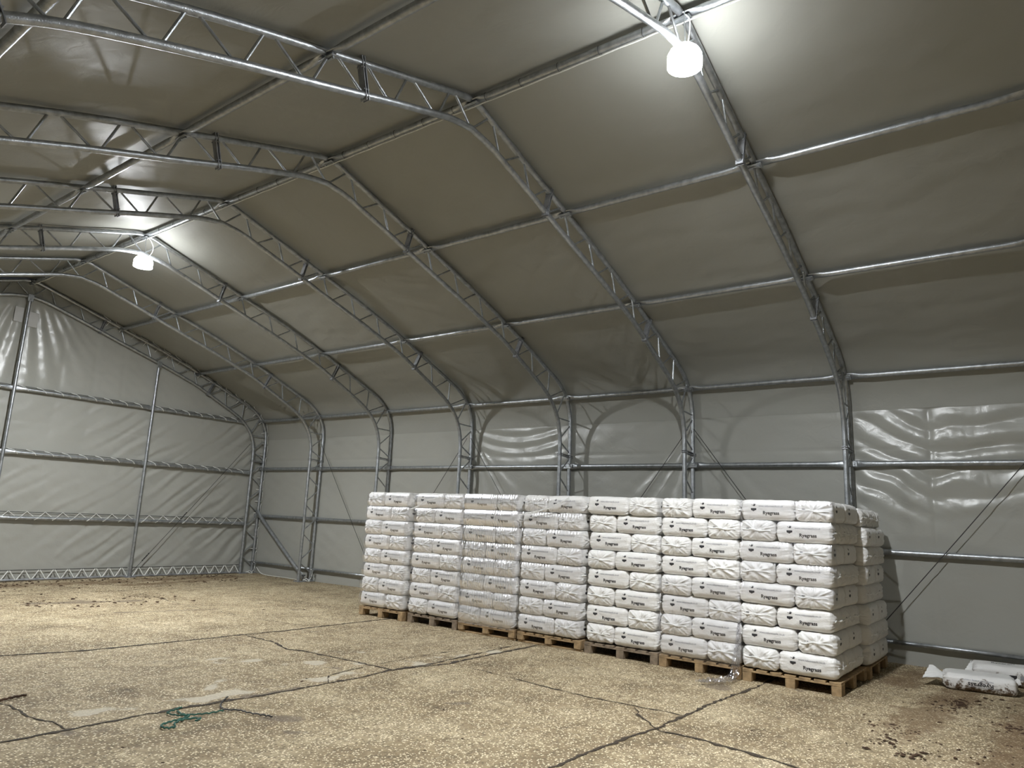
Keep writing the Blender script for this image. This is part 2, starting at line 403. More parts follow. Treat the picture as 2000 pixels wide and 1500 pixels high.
# ------------------------------------------------------------------ membrane: side walls, roof, end walls
def grid_obj(name, P, mat=None):
    nx, ny, _ = P.shape; idx = np.arange(nx*ny).reshape(nx, ny)
    F = np.stack([idx[:-1, :-1].ravel(), idx[1:, :-1].ravel(), idx[1:, 1:].ravel(), idx[:-1, 1:].ravel()], 1)
    me = bpy.data.meshes.new(name); me.from_pydata(P.reshape(-1, 3).tolist(), [], F.tolist())
    me.materials.append(mat or M_SHEET); me.polygons.foreach_set('use_smooth', [True]*len(F)); me.update()
    return struct(link(name, me))
def sm(x, a, b): t = np.clip((x-a)/(b-a), 0, 1); return t*t*(3-2*t)
def win(x, a, b, e): return sm(x, a-e, a+e)*(1-sm(x, b-e, b+e))
def ridgef(v, w): return np.exp(-(v/w)**2)
def wall_disp(Y, H):
    d = .004*snoise(Y, H, 1.2, 21) + .0022*snoise(Y, H, .35, 22, stretch=(1.6, 1))
    # near bay: folds running in a V towards the vertical weld at Y = 1.24
    vx = Y-1.24
    ph = np.where(vx > 0, H-.60*vx, H+.10*vx-.12*vx*vx*0) + .03*snoise(Y, H, .8, 23)
    amp = win(H, 1.9, 3.45, .18)*win(Y, -1.5, 2.10, .12)
    tri = np.abs(((ph/.30) % 1)-.5)*2
    d += .040*amp*(tri**1.5-.4)*(.75+.25*np.sin(H*5+Y*1.3))
    d += .0018*amp*snoise(Y, H, .12, 24, stretch=(1, .5))*ridgef(vx+.15, .6)
    d += .010*ridgef(vx, .03)*win(H, .3, 3.7, .1)
    # bay between the third and fourth arches: sagging creases
    c = (Y-7.95)/1.1; ph = H-.22*c*c
    amp = win(H, 2.72, 3.5, .12)*win(Y, 7.0, 8.95, .15)
    d += .020*amp*(np.abs(((ph/.21+.1) % 1)-.5)*2-.4)
    # creases fanning down from the column heads
    for yc in (FY[3], FY[5]):
        for sg in (-1, 1):
            u = (Y-yc)*sg; v = 3.1-H
            an = np.arctan2(u, v+.01); rr = np.hypot(u, v)
            d += .007*np.sin(an*26+yc)*win(an, .12, .9, .1)*win(rr, .35, 1.9, .25)
    for hs in (2.76,):
        d += .006*ridgef(H-hs, .025)
    d += .006*np.sin(H*9+Y*.7+snoise(Y, H, 1.5, 27))*win(H, 3.2, 3.7, .1)
    # pressed in along the rails
    for hr in (2.555, 1.394, .27): d *= (1-.75*ridgef(H-hr, .07))
    d *= 1-sm(H, 3.22, 3.34)
    return d
def build_side(name, xc, sg):
    hs = np.concatenate([np.arange(-.01, 3.4, .025)])
    ys = np.arange(YF, Y0+.13, .025 if sg > 0 else .12)
    Yg, Hg = np.meshgrid(ys, hs, indexing='ij')
    X = xc + sg*(.055 + wall_disp(Yg, Hg))
    X = X + sg*np.where(Hg < .27, .01-.0*Hg, 0)
    P = np.stack([X, Yg, Hg], 2)
    if sg > 0: P = P[:, ::-1]
    o = grid_obj(name, P)
    return o
build_side('wall_right', XW, 1)
build_side('wall_left', XL, -1)
def build_roof():
    # start where the side walls stop (h = 3.4), offset outwards from the chord
    a = OUT; L = arclen(a); s0 = near_len(a, (10.655, 3.30)); tot = L[-1]
    ss = np.arange(s0, tot-s0+.01, .035); ss = np.linspace(s0, tot-s0, len(ss))
    c = np.array([at_len(a, s) for s in ss]); t = np.gradient(c, axis=0); t /= np.linalg.norm(t, axis=1)[:, None]
    nr = np.stack([t[:, 1], -t[:, 0]], 1)
    ys = np.arange(YF, Y0+.13, .05)
    S, Yg = np.meshgrid(ss, ys, indexing='ij')
    d = .005*snoise(S, Yg, 1.3, 31)+.002*snoise(S, Yg, .4, 32, stretch=(1, 1.8))
    D = S-s0
    low = np.exp(-D/1.1)+np.exp(-(tot-s0-S)/1.1)
    d += .007*low*(np.abs(((D/.27+.25*snoise(S, Yg, 1.4, 33)) % 1)-.5)*2-.5)*(.4+.6*np.abs(np.sin(Yg*1.37+.9)))
    # creases fanning from the arches near the lower purlins
    for k in range(0, 8):
        u = np.abs(Yg-FY[k]); d += .004*np.sin(u*14+S*9)*np.exp(-u/.5)*np.exp(-D/1.8)
    d += .004*ridgef(((Yg-1.24+BAY*.0+9.2) % 2.3), .02)
    for n in ('upper', 'lower', 'eave'):
        sn = near_len(a, NODE[n])
        for q in (sn, tot-sn): d *= (1-.8*ridgef(S-q, .08))
    d *= sm(D, .10, .30)*sm(tot-s0-S, .10, .30)
    X = c[:, 0][:, None]+nr[:, 0][:, None]*(.055+d); Z = c[:, 1][:, None]+nr[:, 1][:, None]*(.055+d)
    grid_obj('ceiling', np.stack([X, Yg, Z], 2)[::-1], M_ROOF)
build_roof()
def end_disp(X, H):
    d = .005*snoise(X, H, 1.1, 41)+.002*snoise(X, H, .3, 42)
    lo = win(H, .25, 3.6, .1)
    an = math.radians(38)
    v = -X*math.sin(an)+H*math.cos(an)+.05*snoise(X, H, 1.3, 43)
    u = X*math.cos(an)+H*math.sin(an)
    f = np.sin(v*2*math.pi/.26+.8*np.sin(u*1.1))+.5*np.sin(v*2*math.pi/.15+u*.7)
    d += .013*lo*f*(.35+.65*sm(X, 5.8, 8.2))*(.6+.4*np.sin(u*2.3+H))
    # curtain-like folds hanging from the apex
    hi = win(H, 3.78, 5.3, .12); xa = (X-XR); fan = xa/(5.9-H+.3)
    d += .012*hi*np.cos(fan*36)*np.exp(-(xa/.9)**2)
    for xv in (5.75, 6.4, 7.0): d += .006*ridgef(X-xv-.03*np.sin(H*2+xv), .05)*win(H, .9, 5.0, .3)
    d += .005*ridgef(H-3.05, .02)+.004*ridgef(H-1.75, .02)*0
    for hr in (3.67, 2.435, 1.19, .05): d *= (1-.7*ridgef(H-hr, .09))
    return d
def build_end(name, y, sg, step):
    xs = np.arange(XL-.05, XW+.06, step)
    cx, ch = OUT[::-1, 0], OUT[::-1, 1]
    rows = []
    n = int(5.9/step)
    o_r = np.array([(x, h) for x, h in OUT_R])
    for x in xs:
        xe = XR+min(abs(x-XR), XW-XR-.002)
        if xe >= 10.6: top = 3.5
        else: top = np.interp(-xe, -o_r[30:, 0], o_r[30:, 1])+.05
        hs = np.linspace(0, top, n)
        rows.append(np.stack([np.full(n, x), hs], 1))
    A = np.array(rows); X, H = A[..., 0], A[..., 1]
    P = np.stack([X, y+sg*(.07+end_disp(X, H)), H], 2)
    if sg < 0: P = P[::-1]
    grid_obj(name, P[::-1])
build_end('wall_back', Y0, 1, .03)
build_end('wall_front', YF-.1, -1, .15)

# ------------------------------------------------------------------ arches (lattice trusses)
RC = .034
s_out = {n: near_len(OUT_R, NODE[n]) for n in NODE}
def y3(p, y=0.0): return (p[0], y, p[1])
def make_arch():
    t = thing('arch_truss', 'x', 'truss', (0, 0, 0))
    MB().tube([y3(p) for p in OUT], RC, 12).build('outer_chord', M_STEEL, t)
    MB().tube([y3(p) for p in INN], RC, 12).build('inner_chord', M_STEEL, t)
    LO, LI = arclen(OUT_R), arclen(INN_R)
    for side in (1, -1):
        fx = (lambda p: p) if side > 0 else (lambda p: (2*XR-p[0], p[1]))
        # web bars: zigzag with breaks at every bolted module joint
        joints = [near_len(OUT_R, (10.66, 2.70)), near_len(OUT_R, (9.10, 4.48)), near_len(OUT_R, (6.46, 5.41))]
        spans = [(.12, joints[0], 8), (joints[0], joints[1], 9), (joints[1], joints[2], 9), (joints[2], LO[-1]-.02, 5)]
        for a, b, n in spans:
            for i in range(n):
                s1, s2 = a+(b-a)*i/n, a+(b-a)*(i+1)/n
                e1 = .035 if i else .06
                po, qo = at_len(OUT_R, s1+e1), at_len(OUT_R, s2-.035)
                near = lambda p: INN_R[np.argmin(np.linalg.norm(INN_R-p, axis=1))]
                def inn(p):
                    d = np.linalg.norm(INN_R-p, axis=1); k = int(np.argmin(d)); k = min(max(k, 1), len(INN_R)-2)
                    best = None
                    for a_, b_ in ((INN_R[k-1], INN_R[k]), (INN_R[k], INN_R[k+1])):
                        u = np.clip(((p-a_)@(b_-a_))/((b_-a_)@(b_-a_)), 0, 1); q = a_+(b_-a_)*u; dd = np.linalg.norm(q-p)
                        if best is None or dd < best[0]: best = (dd, q)
                    return best[1]
                if i % 2 == 0: P, Q = po, inn(qo)
                else: P, Q = inn(po), qo
                MB().tube([y3(fx(P)), y3(fx(Q))], .0125, 8).build('web_bar', M_STEEL, t)
        for s in joints:
            po = at_len(OUT_R, s); d = np.linalg.norm(INN_R-po, axis=1); pi = INN_R[int(np.argmin(d))]
            v = pi-po; L = np.linalg.norm(v); ang = math.atan2(v[1], v[0]*(1 if side > 0 else -1))
            c = fx((po+pi)/2); R = Matrix.Rotation(-ang, 3, 'Y')
            tv = Vector((-math.sin(ang), 0, math.cos(ang)))
            mb = MB()
            for q in (-.014, .014):
                mb.box(Vector((c[0], 0, c[1]))+tv*q, (L+.10, .075, .008), rot=R)
            for e in (-1, 1):
                for yy in (-.025, .025):
                    p = Vector((c[0], yy, c[1]))+(R @ Vector((1, 0, 0)))*e*(L/2-.045)
                    mb.tube([p-tv*.03, p+tv*.03], .008, 6)
            mb.build('joint_plate', M_DULL, t)
        for n in NODE:
            if n == 'ridge' and side < 0: continue
            p = fx(NODE[n]); s = s_out[n]; a, b = at_len(OUT_R, s-.03), at_len(OUT_R, min(s+.03, LO[-1]))
            tv = (b-a)/np.linalg.norm(b-a)
            if n == 'ridge': tv = np.array([-1.0, 0])
            tx = tv[0]*(1 if side > 0 else -1); ang = math.atan2(tv[1], tx)
            R = Matrix.Rotation(-ang, 3, 'Y'); nin = Vector((-math.sin(ang), 0, math.cos(ang)))
            if nin.dot(Vector((XR-p[0], 0, 2.5-p[1]))) < 0: nin = -nin
            c = Vector((p[0], 0, p[1]))+nin*(RC+.012)
            mb = MB().box(c, (.075, .17, .012), rot=R, bev=.003)
            mb.box(c+nin*.004, (.012, .12, .02), rot=R)
            for yy in (-.055, .055):
                q = c+Vector((0, yy, 0)); mb.tube([q-nin*.03, q+nin*.024], .011, 6)
            mb.build('purlin_bracket', M_STEEL, t)
        cx = fx(((10.34+10.66)/2, 0))[0]
        mb = MB().box((cx, 0, .006), (.46, .20, .012), bev=.003)
        for dx in (-.19, .19):
            for dy in (-.07, .07):
                mb.tube([(cx+dx, dy, .012), (cx+dx, dy, .035)], .012, 6)
        mb.build('base_plate', M_DULL, t)
    return t
arch0 = make_arch()
kids = list(arch0.children)
WHERE = ['set against the far end wall', 'second from the far end wall', 'third from the far end wall, carrying the far lamp', 'fourth from the far end wall',
         'fifth from the far end wall', 'sixth from the far end wall, crossing the upper left', 'seventh from the far end wall, carrying the near bright lamp', 'nearest the camera, overhead']
ARCHNAME = ['end wall arch', 'second arch', 'third arch', 'fourth arch', 'fifth arch', 'sixth arch', 'seventh arch', 'nearest arch']
arches = []
for k in range(7):
    o = arch0
    if k:
        o = arch0.copy(); COL.objects.link(o)
        for ch in kids:
            c = ch.copy(); c.parent = o; COL.objects.link(c)
    o.location = (0, FY[k], 0)
    tag(o, 'galvanised lattice arch truss ' + WHERE[k], 'truss', 'lattice arches of the tent')
    arches.append(o)

# ------------------------------------------------------------------ purlins, one tube per bay with flattened bolted ends
def purlin_mesh(L, up, r=.036):
    ys = [.03, .08, .12, .20, .30]; ys = ys+[L/2]+[L-v for v in ys[::-1]]
    sc = [(1.35, .22), (1.35, .22), (1.3, .45), (1.08, .9), (1, 1)]; sc = sc+[(1, 1)]+sc[::-1]
    mb = MB().tube([(0, -y, 0) for y in ys], r, 12, scl=sc, up=up)
    return mb.mesh('purlin', M_STEEL, True, 50)
LINES = []
for n, nm in (('ridge', 'along the ridge'), ('upper', 'high on the right roof slope'), ('lower', 'low on the right roof slope'), ('eave', 'at the right eave'),
              ('mid', 'at the middle of the right wall'), ('low', 'low on the right wall')):
    LINES.append((n, 1, nm))
LINES += [('upper', -1, 'high on the left roof slope'), ('lower', -1, 'low on the left roof slope')]
for n, side, nm in LINES:
    p = NODE[n]; s = s_out[n]; LO = arclen(OUT_R); a, b = at_len(OUT_R, s-.03), at_len(OUT_R, min(s+.03, LO[-1])); tv = (b-a)/np.linalg.norm(b-a)
    if n == 'ridge': tv = np.array([-1.0, 0])
    nin = Vector((tv[1], 0, -tv[0]))
    if nin.dot(Vector((XR-p[0], 0, 2.5-p[1]))) < 0: nin = -nin
    tz = Vector((tv[0], 0, tv[1]))
    if side < 0: nin.x *= -1; tz.x *= -1
    x = p[0] if side > 0 else 2*XR-p[0]
    me = purlin_mesh(BAY, tz)
    for k in range(7):
        if side < 0 and n == 'lower' and k < 3: continue
        yb = FY[k]
        o = link("purlin", me)
        o.location = Vector((x, yb, p[1]))+nin*.016
        between = ('%s to %s' % (ARCHNAME[k], ARCHNAME[k+1])) if k < 6 else 'seventh arch to the picture edge'
        tag(o, 'steel purlin %s, %s' % (nm, between), 'purlin', 'purlins ' + nm)
me = MB().tube([(0, 0, 0), (0, -BAY*.97, 0)], .025, 10).mesh('hem_tube', M_STEEL)
for k in range(7):
    o = link('hem_tube', me, None, (XW-.012, FY[k]-.03, .27))
    between = ('%s to %s' % (ARCHNAME[k], ARCHNAME[k+1])) if k < 6 else 'behind the loose sacks'
    tag(o, 'thin tube at the foot of right wall, ' + between, 'tube', 'tubes at the foot of the right wall')
# power cable tied under the ridge purlins with cable ties
mb = MB(); pts = []
for i in range(0, 141):
    y = Y0-.05-i*(15.5/140); pts.append((XR+.012, y, NODE['ridge'][1]-.016-.036-.012-.006*abs(math.sin(i*.9))))
mb.tube(pts, .007, 6)
cb = mb.build('ridge_cable', M_CORD)
tag(cb, 'thin pale power cable strapped under the ridge purlins between the lamps', 'cable')
tie = MB()
tie.tube([(.041*math.cos(a), 0, .041*math.sin(a)-.004) for a in np.linspace(0, 2*math.pi, 17)], .003, 4)
tme = tie.mesh('cable_tie', M_BLACK)
for i in range(34):
    y = Y0-.25-i*.44
    if min(abs(y-f) for f in FY) < .1: continue
    o = link('cable_tie', tme, cb, (XR, y, NODE['ridge'][1]-.018))

# ------------------------------------------------------------------ hanging lamps
def lamp(y, label, dx=0.0, glow=None):
    z = 5.36
    t = thing('hanging_lamp', label, 'lamp', (XR+dx, y, z), 0, 'lamps hung below the ridge')
    n = 20; mb = MB()
    prof = [(0.0, -.088), (.05, -.085), (.09, -.074), (.118, -.056), (.126, -.046), (.126, -.01)]
    V = [(r*math.cos(2*math.pi*k/n), r*math.sin(2*math.pi*k/n), h) for r, h in prof[1:] for k in range(n)]+[(0, 0, prof[0][1])]
    F = [(i*n+k, (i+1)*n+k, (i+1)*n+(k+1) % n, i*n+(k+1) % n) for i in range(len(prof)-2) for k in range(n)]
    F += [(len(V)-1, k, (k+1) % n) for k in range(n)]
    mb.add(V, F); mb.build('diffuser', glow or M_GLOW, t)
    mb = MB(); prof = [(.136, -.078), (.141, -.076), (.139, .02), (.12, .06), (.09, .09), (.055, .11), (.02, .115), (.02, .13), (.001, .13)]
    V = [(r*math.cos(2*math.pi*k/n), r*math.sin(2*math.pi*k/n), h) for r, h in prof for k in range(n)]
    F = [(i*n+k, i*n+(k+1) % n, (i+1)*n+(k+1) % n, (i+1)*n+k) for i in range(len(prof)-1) for k in range(n)]
    F.append(tuple(range(n-1, -1, -1)))
    mb.add(V, F); mb.build('housing', M_SHADE, t)
    MB().tube([(0, 0, .12), (.012, 0, .18), (0, 0, .26), (-.01, 0, .34), (0, 0, .44)], .005, 6).build('hook', M_STEEL, t)
    pts = catmull([(0.02, 0, .12), (.10, .03, .16), (.13, .02, .28), (.06, -.02, .38), (.015, 0, .42)], 6)
    MB().tube([tuple(p) for p in pts], .005, 6).build('flex', M_CORD, t)
lamp(FY[6]-.06, 'glaring white lamp hanging from the ridge at upper right, nearer of the two lamps', -.07)
lamp(FY[2]-.06, 'bright white lamp hanging from the ridge at left, farther of the two lamps', 0.0, M_GLOW2)

# ------------------------------------------------------------------ end wall: posts, rails, lacing
def in_top(x):
    return float(np.interp(-(XR+abs(x-XR)), -INN_R[20:, 0], INN_R[20:, 1]))
for x, lb in ((XR, 'tall centre post of the far end wall, standing below the ridge'), (7.69, 'steel post right of centre on the far end wall'), (2*XR-7.69, 'steel post left of centre on the far end wall')):
    t = thing('end_wall_post', lb, 'post', (x, Y0-.02, 0), 0, 'posts of the end wall')
    top = in_top(x)-.01
    MB().tube([(0, 0, 0.01), (0, 0, top)], .032, 12).build('tube', M_STEEL, t)
    MB().box((0, 0, .006), (.22, .16, .012), bev=.003).tube([(-.08, 0, .01), (-.08, 0, .04)], .01, 6).tube([(.08, 0, .01), (.08, 0, .04)], .01, 6).build('base_plate', M_DULL, t)
    MB().box((0, -.036, top-.03), (.10, .012, .14), bev=.003).tube([(0, -.06, top-.06), (0, .02, top-.06)], .011, 6).build('top_bracket', M_STEEL, t)
cols = [XL+.32, 2*XR-7.69, XR, 7.69, 10.34]
RAILS = [(3.67, 'upper', 2), (2.435, 'middle', 3), (1.19, 'lower', 3)]
SEG = ['at the far left', 'left of the centre post', 'between the centre post and the right post', 'from the right post to the corner']
for h, nm, _ in RAILS:
    for j in range(4):
        if j == 0: continue
        a, b = cols[j]+.03, cols[j+1]-.03
        if h > 3.5 and j == 3: b = 10.0
        L = b-a; ys = [0, .05, .1, .18, .26]; ys = ys+[L/2]+[L-v for v in ys[::-1]]
        sc = [(1.3, .25), (1.3, .25), (1.25, .5), (1.05, .9), (1, 1)]; sc = sc+[(1, 1)]+sc[::-1]
        t = thing('end_wall_rail', '%s rail of the end wall %s, with lacing' % (nm, SEG[j]), 'rail', (a, Y0-.015, h), 0, 'rails of the end wall')
        MB().tube([(v, 0, 0) for v in ys], .034, 12, scl=sc, up=(0, 0, 1)).build('tube', M_STEEL, t)
        # hem cord above the rail and lacing zigzagging between the hem and the rail
        hh = .115 if h < 2 else .06
        MB().tube([(0.02, .045, hh), (L-.02, .045, hh)], .006, 6).build('hem_cord', M_CABLE, t)
        n = max(3, int(L/.30)); mb = MB()
        for i in range(n):
            x0 = .05+(L-.1)*i/n; w = (L-.1)/n
            pts = [(x0, .048, hh+.01), (x0+w*.3, .0, hh*.3+.028), (x0+w*.42, -.038, .005), (x0+w*.5, -.026, -.03)]
            if h < 2: pts = pts[::-1] and [(x0+w*.95, .0, .036), (x0+w*.62, .05, hh+.012), (x0+w*.3, .0, .04), (x0+w*.12, -.039, 0), (x0, -.02, -.032)]
            mb.tube(pts, .0065, 6)
        mb.build('lacing', M_CORD, t)['kind'] = 'stuff'
# foot of the end wall: hem cord laced to the floor tube
for j in range(1, 4):
    a, b = cols[j]+.05, cols[j+1]-.05; L = b-a
    t = thing('foot_rail', 'laced floor rail of the end wall %s' % SEG[j], 'rail', (a, Y0-.01, 0), 0, 'laced foot rails of the end wall')
    MB().tube([(0, 0, .025), (L, 0, .025)], .022, 10).build('tube', M_DULL, t)
    MB().tube([(0, .02, .205), (L, .02, .205)], .007, 6).build('hem_cord', M_CABLE, t)
    n = int(L/.24); pts = []; mb = MB()
    for i in range(n):
        x0 = L*i/n; w = L/n
        mb.tube([(x0+.01, -.02, .03), (x0+w*.5-.012, 0, .20)], .0095, 6); mb.tube([(x0+w*.5+.012, 0, .20), (x0+w-.01, -.02, .03)], .0095, 6)
    mb.build('lacing', M_CORD, t)['kind'] = 'stuff'
# lacing of the sheet to the end arch
mb = MB(); s = .3; k = 0
LO = arclen(OUT_R)
while s < 8.4:
    p, q = at_len(OUT_R, s), at_len(OUT_R, s+.17); n1 = np.array([-(q-p)[1], (q-p)[0]])/np.linalg.norm(q-p)
    if n1@(np.array([XR, 2])-p) < 0: n1 = -n1
    a = p+n1*.10; o_ = p-n1*.02
    mb.tube([(a[0], Y0+.04, a[1]), (o_[0]-.02*n1[0], Y0-.04, o_[1]), (q[0]+n1[0]*.02, Y0-.10-.05*(k % 2), q[1]), (q[0]-n1[0]*.03, Y0-.06, q[1]+.06)], .006, 5)
    s += .29; k += 1
tag(mb.build('arch_lacing', M_CORD), 'white cord lacing twisted round the end wall arch in the corner', 'lacing', None, 'stuff')
for x0, w, hz, lb in ((4.78, .15, .30, 'left'), (5.03, .17, .30, 'right')):
    P = MB(); n = 8
    P.box((x0+w/2, Y0+.045, 5.13 if lb == 'left' else 5.08), (w, .006, hz), bev=.002)
    tag(P.build('sheet_patch', M_PATCH), 'pale grey rectangular patch high on the end wall, %s of the centre post' % lb, 'patch', 'patches at the top of the end wall')

# ------------------------------------------------------------------ diagonal braces
t = thing('diagonal_brace', 'thick steel tube brace slanting from the corner arch to the floor', 'brace', (0, 0, 0))
a, b = Vector((10.56, Y0-.10, 1.50)), Vector((10.56, FY[1]+.12, .07)); d = b-a
fr = [0, .03, .07, .14, .2, .5, .8, .86, .93, .97, 1]
sc = [(1.4, .2), (1.4, .25), (1.25, .55), (1.05, .95), (1, 1), (1, 1), (1, 1), (1.05, .95), (1.25, .55), (1.4, .25), (1.4, .2)]
MB().tube([a+d*v for v in fr], .045, 12, scl=sc, up=(0, .5, .8)).build('tube', M_STEEL, t)
MB().tube([a+Vector((-.03, 0, -.03)), a+Vector((.06, 0, -.03))], .014, 6).tube([b+Vector((-.05, 0, .05)), b+Vector((.05, 0, .05))], .014, 6).build('bolt', M_DULL, t)
def cable(pa, pb, label, turn=None, sag=.01, grp='bracing cables on the right wall'):
    a, b = Vector(pa), Vector(pb); t = thing('bracing_cable', label, 'cable', (0, 0, 0), 0, grp)
    pts = [a+(b-a)*u+Vector((0, 0, -sag*math.sin(math.pi*u))) for u in np.linspace(0, 1, 14)]
    MB().tube(pts, .0055, 6).build('wire', M_CABLE, t)
    for u in (turn or []):
        c = a+(b-a)*u; dr = (b-a).normalized()
        mb = MB().tube([c-dr*.07, c-dr*.05, c, c+dr*.05, c+dr*.07], [.006, .014, .011, .014, .006], 6)
        for q in (-.09, .09): mb.tube([c+dr*(q-.012), c+dr*(q+.012)], .015, 6)
        mb.build('turnbuckle', M_BLACK, t)
    return t
XC = XW-.08
for top, dn in ((1, 2), (3, 4), (3, 2), (5, 4), (5, 6)):
    tn = {(3, 4): [.42], (3, 2): None}.get((top, dn))
    cable((XC, FY[top]+(.05 if dn < top else -.05), 3.12), (XC, FY[dn], .12),
          'thin bracing cable from the %s down to the foot of the %s' % (ARCHNAME[top], ARCHNAME[dn]), tn)
cable((XC, -.16, 3.05), (XC, FY[6]-.02, .12), 'thin dark bracing cable crossing the right wall beside the nearest sack stack', None)
cable((10.20, Y0-.05, 3.15), (7.72, Y0-.05, .12), 'thin dark bracing cable across the end wall from the corner to the right post', [.60, .9], .01, 'bracing cable of the end wall')
# floor straps at two column feet and a white rope along the skirt
def strap(y, label):
    t = thing('ratchet_strap', label, 'strap', (10.55, y, 0), 0, 'lashings at the column feet')
    MB().tube([(0.05, -.02, .27), (.06, -.09, .25), (.0, -.13, .10), (-.04, -.10, .02)], .012, 6, scl=[(1, .5)]*4).build('webbing', M_CORD, t)
    mb = MB().box((.04, -.10, .24), (.035, .06, .05), bev=.006).tube([(.0, -.12, .20), (.07, -.12, .27)], .009, 6)
    mb.tube([(-.02, -.13, .11), (.03, -.15, .13)], .010, 6)
    mb.build('ratchet', M_STEEL, t)
    pts = catmull([(-.05, -.08, .015), (-.12, -.02, .05), (-.08, .05, .02), (0, .04, .06), (.02, -.06, .015), (-.06, -.12, .012)], 6)
    MB().tube([tuple(p) for p in pts], .008, 5).build('loose_end', M_CORD, t)
strap(Y0-.12, 'white ratchet strap bunched at the foot of the corner arch')
strap(FY[1]-.05, 'white ratchet strap lashed at the foot of the second arch')
pts = catmull([(10.62, Y0-.25, .16), (10.60, Y0-.45, .05), (10.58, Y0-.75, .012), (10.60, 14.6, .010), (10.55, FY[1]+.25, .010)], 8)
tag(MB().tube([tuple(p) for p in pts], .008, 6).build('skirt_rope', M_CORD), 'loose white rope lying along the foot of the right wall by the corner', 'rope')

# ------------------------------------------------------------------ seed sacks
LX, LY, LZ = .60, .40, .222
def sack_mesh(seed, L=LX, W=LY, H=LZ, mat=None, dens=1.5, endpuff=1.0):
    g = np.random.default_rng(seed)
    n = (int(46*dens), int(30*dens), int(18*dens)); V = {}; verts = []; faces = []
    def vid(i, j, k):
        key = (i, j, k)
        if key not in V: V[key] = len(verts); verts.append((2*i/n[0]-1, 2*j/n[1]-1, 2*k/n[2]-1))
        return V[key]
    for ax in range(3):
        o = [0, 1, 2]; o.remove(ax)
        for side in (0, n[ax]):
            for a in range(n[o[0]]):
                for b in range(n[o[1]]):
                    q = []
                    for da, db in ((0, 0), (1, 0), (1, 1), (0, 1)):
                        c = [0, 0, 0]; c[ax] = side; c[o[0]] = a+da; c[o[1]] = b+db; q.append(vid(*c))
                    if (side == 0) == (ax != 1): q.reverse()
                    faces.append(tuple(q))
    U = np.array(verts); hx, hy, hz = L/2, W/2, H/2
    P = U*np.array([hx, hy, hz])
    rz_, re = .062, .042                         # roll of the long edges, tighter corners
    r = np.array([re, rz_, rz_]); inner = np.array([hx-re, hy-rz_*.9, hz-rz_])
    C = np.clip(P, -inner, inner); D = P-C
    dn = np.linalg.norm(D/np.array([re, rz_*.9, rz_]), axis=1)[:, None]
    mx = np.max(np.abs(D/np.array([re, rz_*.9, rz_])), axis=1)[:, None]
    P = C+D*np.where(dn > 1e-6, mx/np.maximum(dn, 1e-6), 1)
    x, y, z = P[:, 0].copy(), P[:, 1].copy(), P[:, 2].copy()
    # pillow: bellied in the middle, pinched at the ends
    bel = (1-(x/hx)**2)
    y += np.sign(y)*.010*bel*(np.abs(y)/hy)*(1-(z/hz)**2)
    z += np.where(z > 0, 1, .6)*.004*bel*(1-(y/hy)**2)*np.sign(z)
    z *= 1-.07*np.clip((np.abs(x)-hx*.72)/(hx*.28), 0, 1)**2
    # creases
    d = .0022*snoise(x+seed, y*1.3+z*1.7, .22, seed*7+1)
    near = np.clip((np.abs(x)-hx*.62)/(hx*.38), 0, 1)
    th = np.arctan2(z*1.8, y)
    d += .0026*near*np.sin(th*g.integers(11, 17)+g.uniform(0, 6)+6*snoise(th, x, 1.2, seed+3)*.25)
    d += .0018*near*np.sin(th*g.integers(24, 34)+x*30)
    nrm = D/np.maximum(np.linalg.norm(D, axis=1)[:, None], 1e-6)
    nrm[np.linalg.norm(D, axis=1) < 1e-6] = 0
    x += nrm[:, 0]*d; y += nrm[:, 1]*d; z += nrm[:, 2]*d
    # end faces: folded envelope, a seam across the middle and creases to the corners
    for sg in (-1, 1):
        e = np.clip((sg*U[:, 0]-.93)/.07, 0, 1)
        yy, zz = y/hy, z/hz; h = 0
        cx = g.uniform(-.25, .25)
        for (ax_, az_, bx_, bz_) in ((-.95, .9, cx-.25, 0), (-.95, -.9, cx-.25, 0), (.95, .9, cx+.3, 0), (.95, -.9, cx+.3, 0),
                                     (cx-.1, .95, cx-.2, 0), (cx+.2, -.95, cx, 0), (-.95, .45, cx, 0.02), (-.8, -.45, cx, -.02)):
            ax_ += g.uniform(-.1, .1); dx_, dz_ = bx_-ax_, bz_-az_
            t_ = np.clip(((yy-ax_)*dx_+(zz-az_)*dz_)/(dx_**2+dz_**2), 0, 1)
            dd = np.hypot(yy-ax_-t_*dx_, zz-az_-t_*dz_)
            h = h+g.uniform(.5, 1.2)*np.exp(-(dd/.07)**2)*np.sign(g.uniform(-.4, 1))
        h = h*.0065-.010*np.exp(-(zz/.10)**2)*0+.004*np.sin((yy*g.uniform(4, 9)+zz*g.uniform(-6, 6))*1.3+seed)
        puff = .012*endpuff*(1-np.clip(yy, -1, 1)**2)*(1-np.clip(zz, -1, 1)**2)
        x += sg*e*(h+puff)
    mb = MB(); mb.v = np.stack([x, y, z], 1).tolist(); mb.f = faces; mb.m = [0]*len(faces)
    me = mb.mesh('sack', mat or M_SACK, True, None)
    bvh = BVHTree.FromPolygons([Vector(v) for v in mb.v], faces)
    return me, bvh
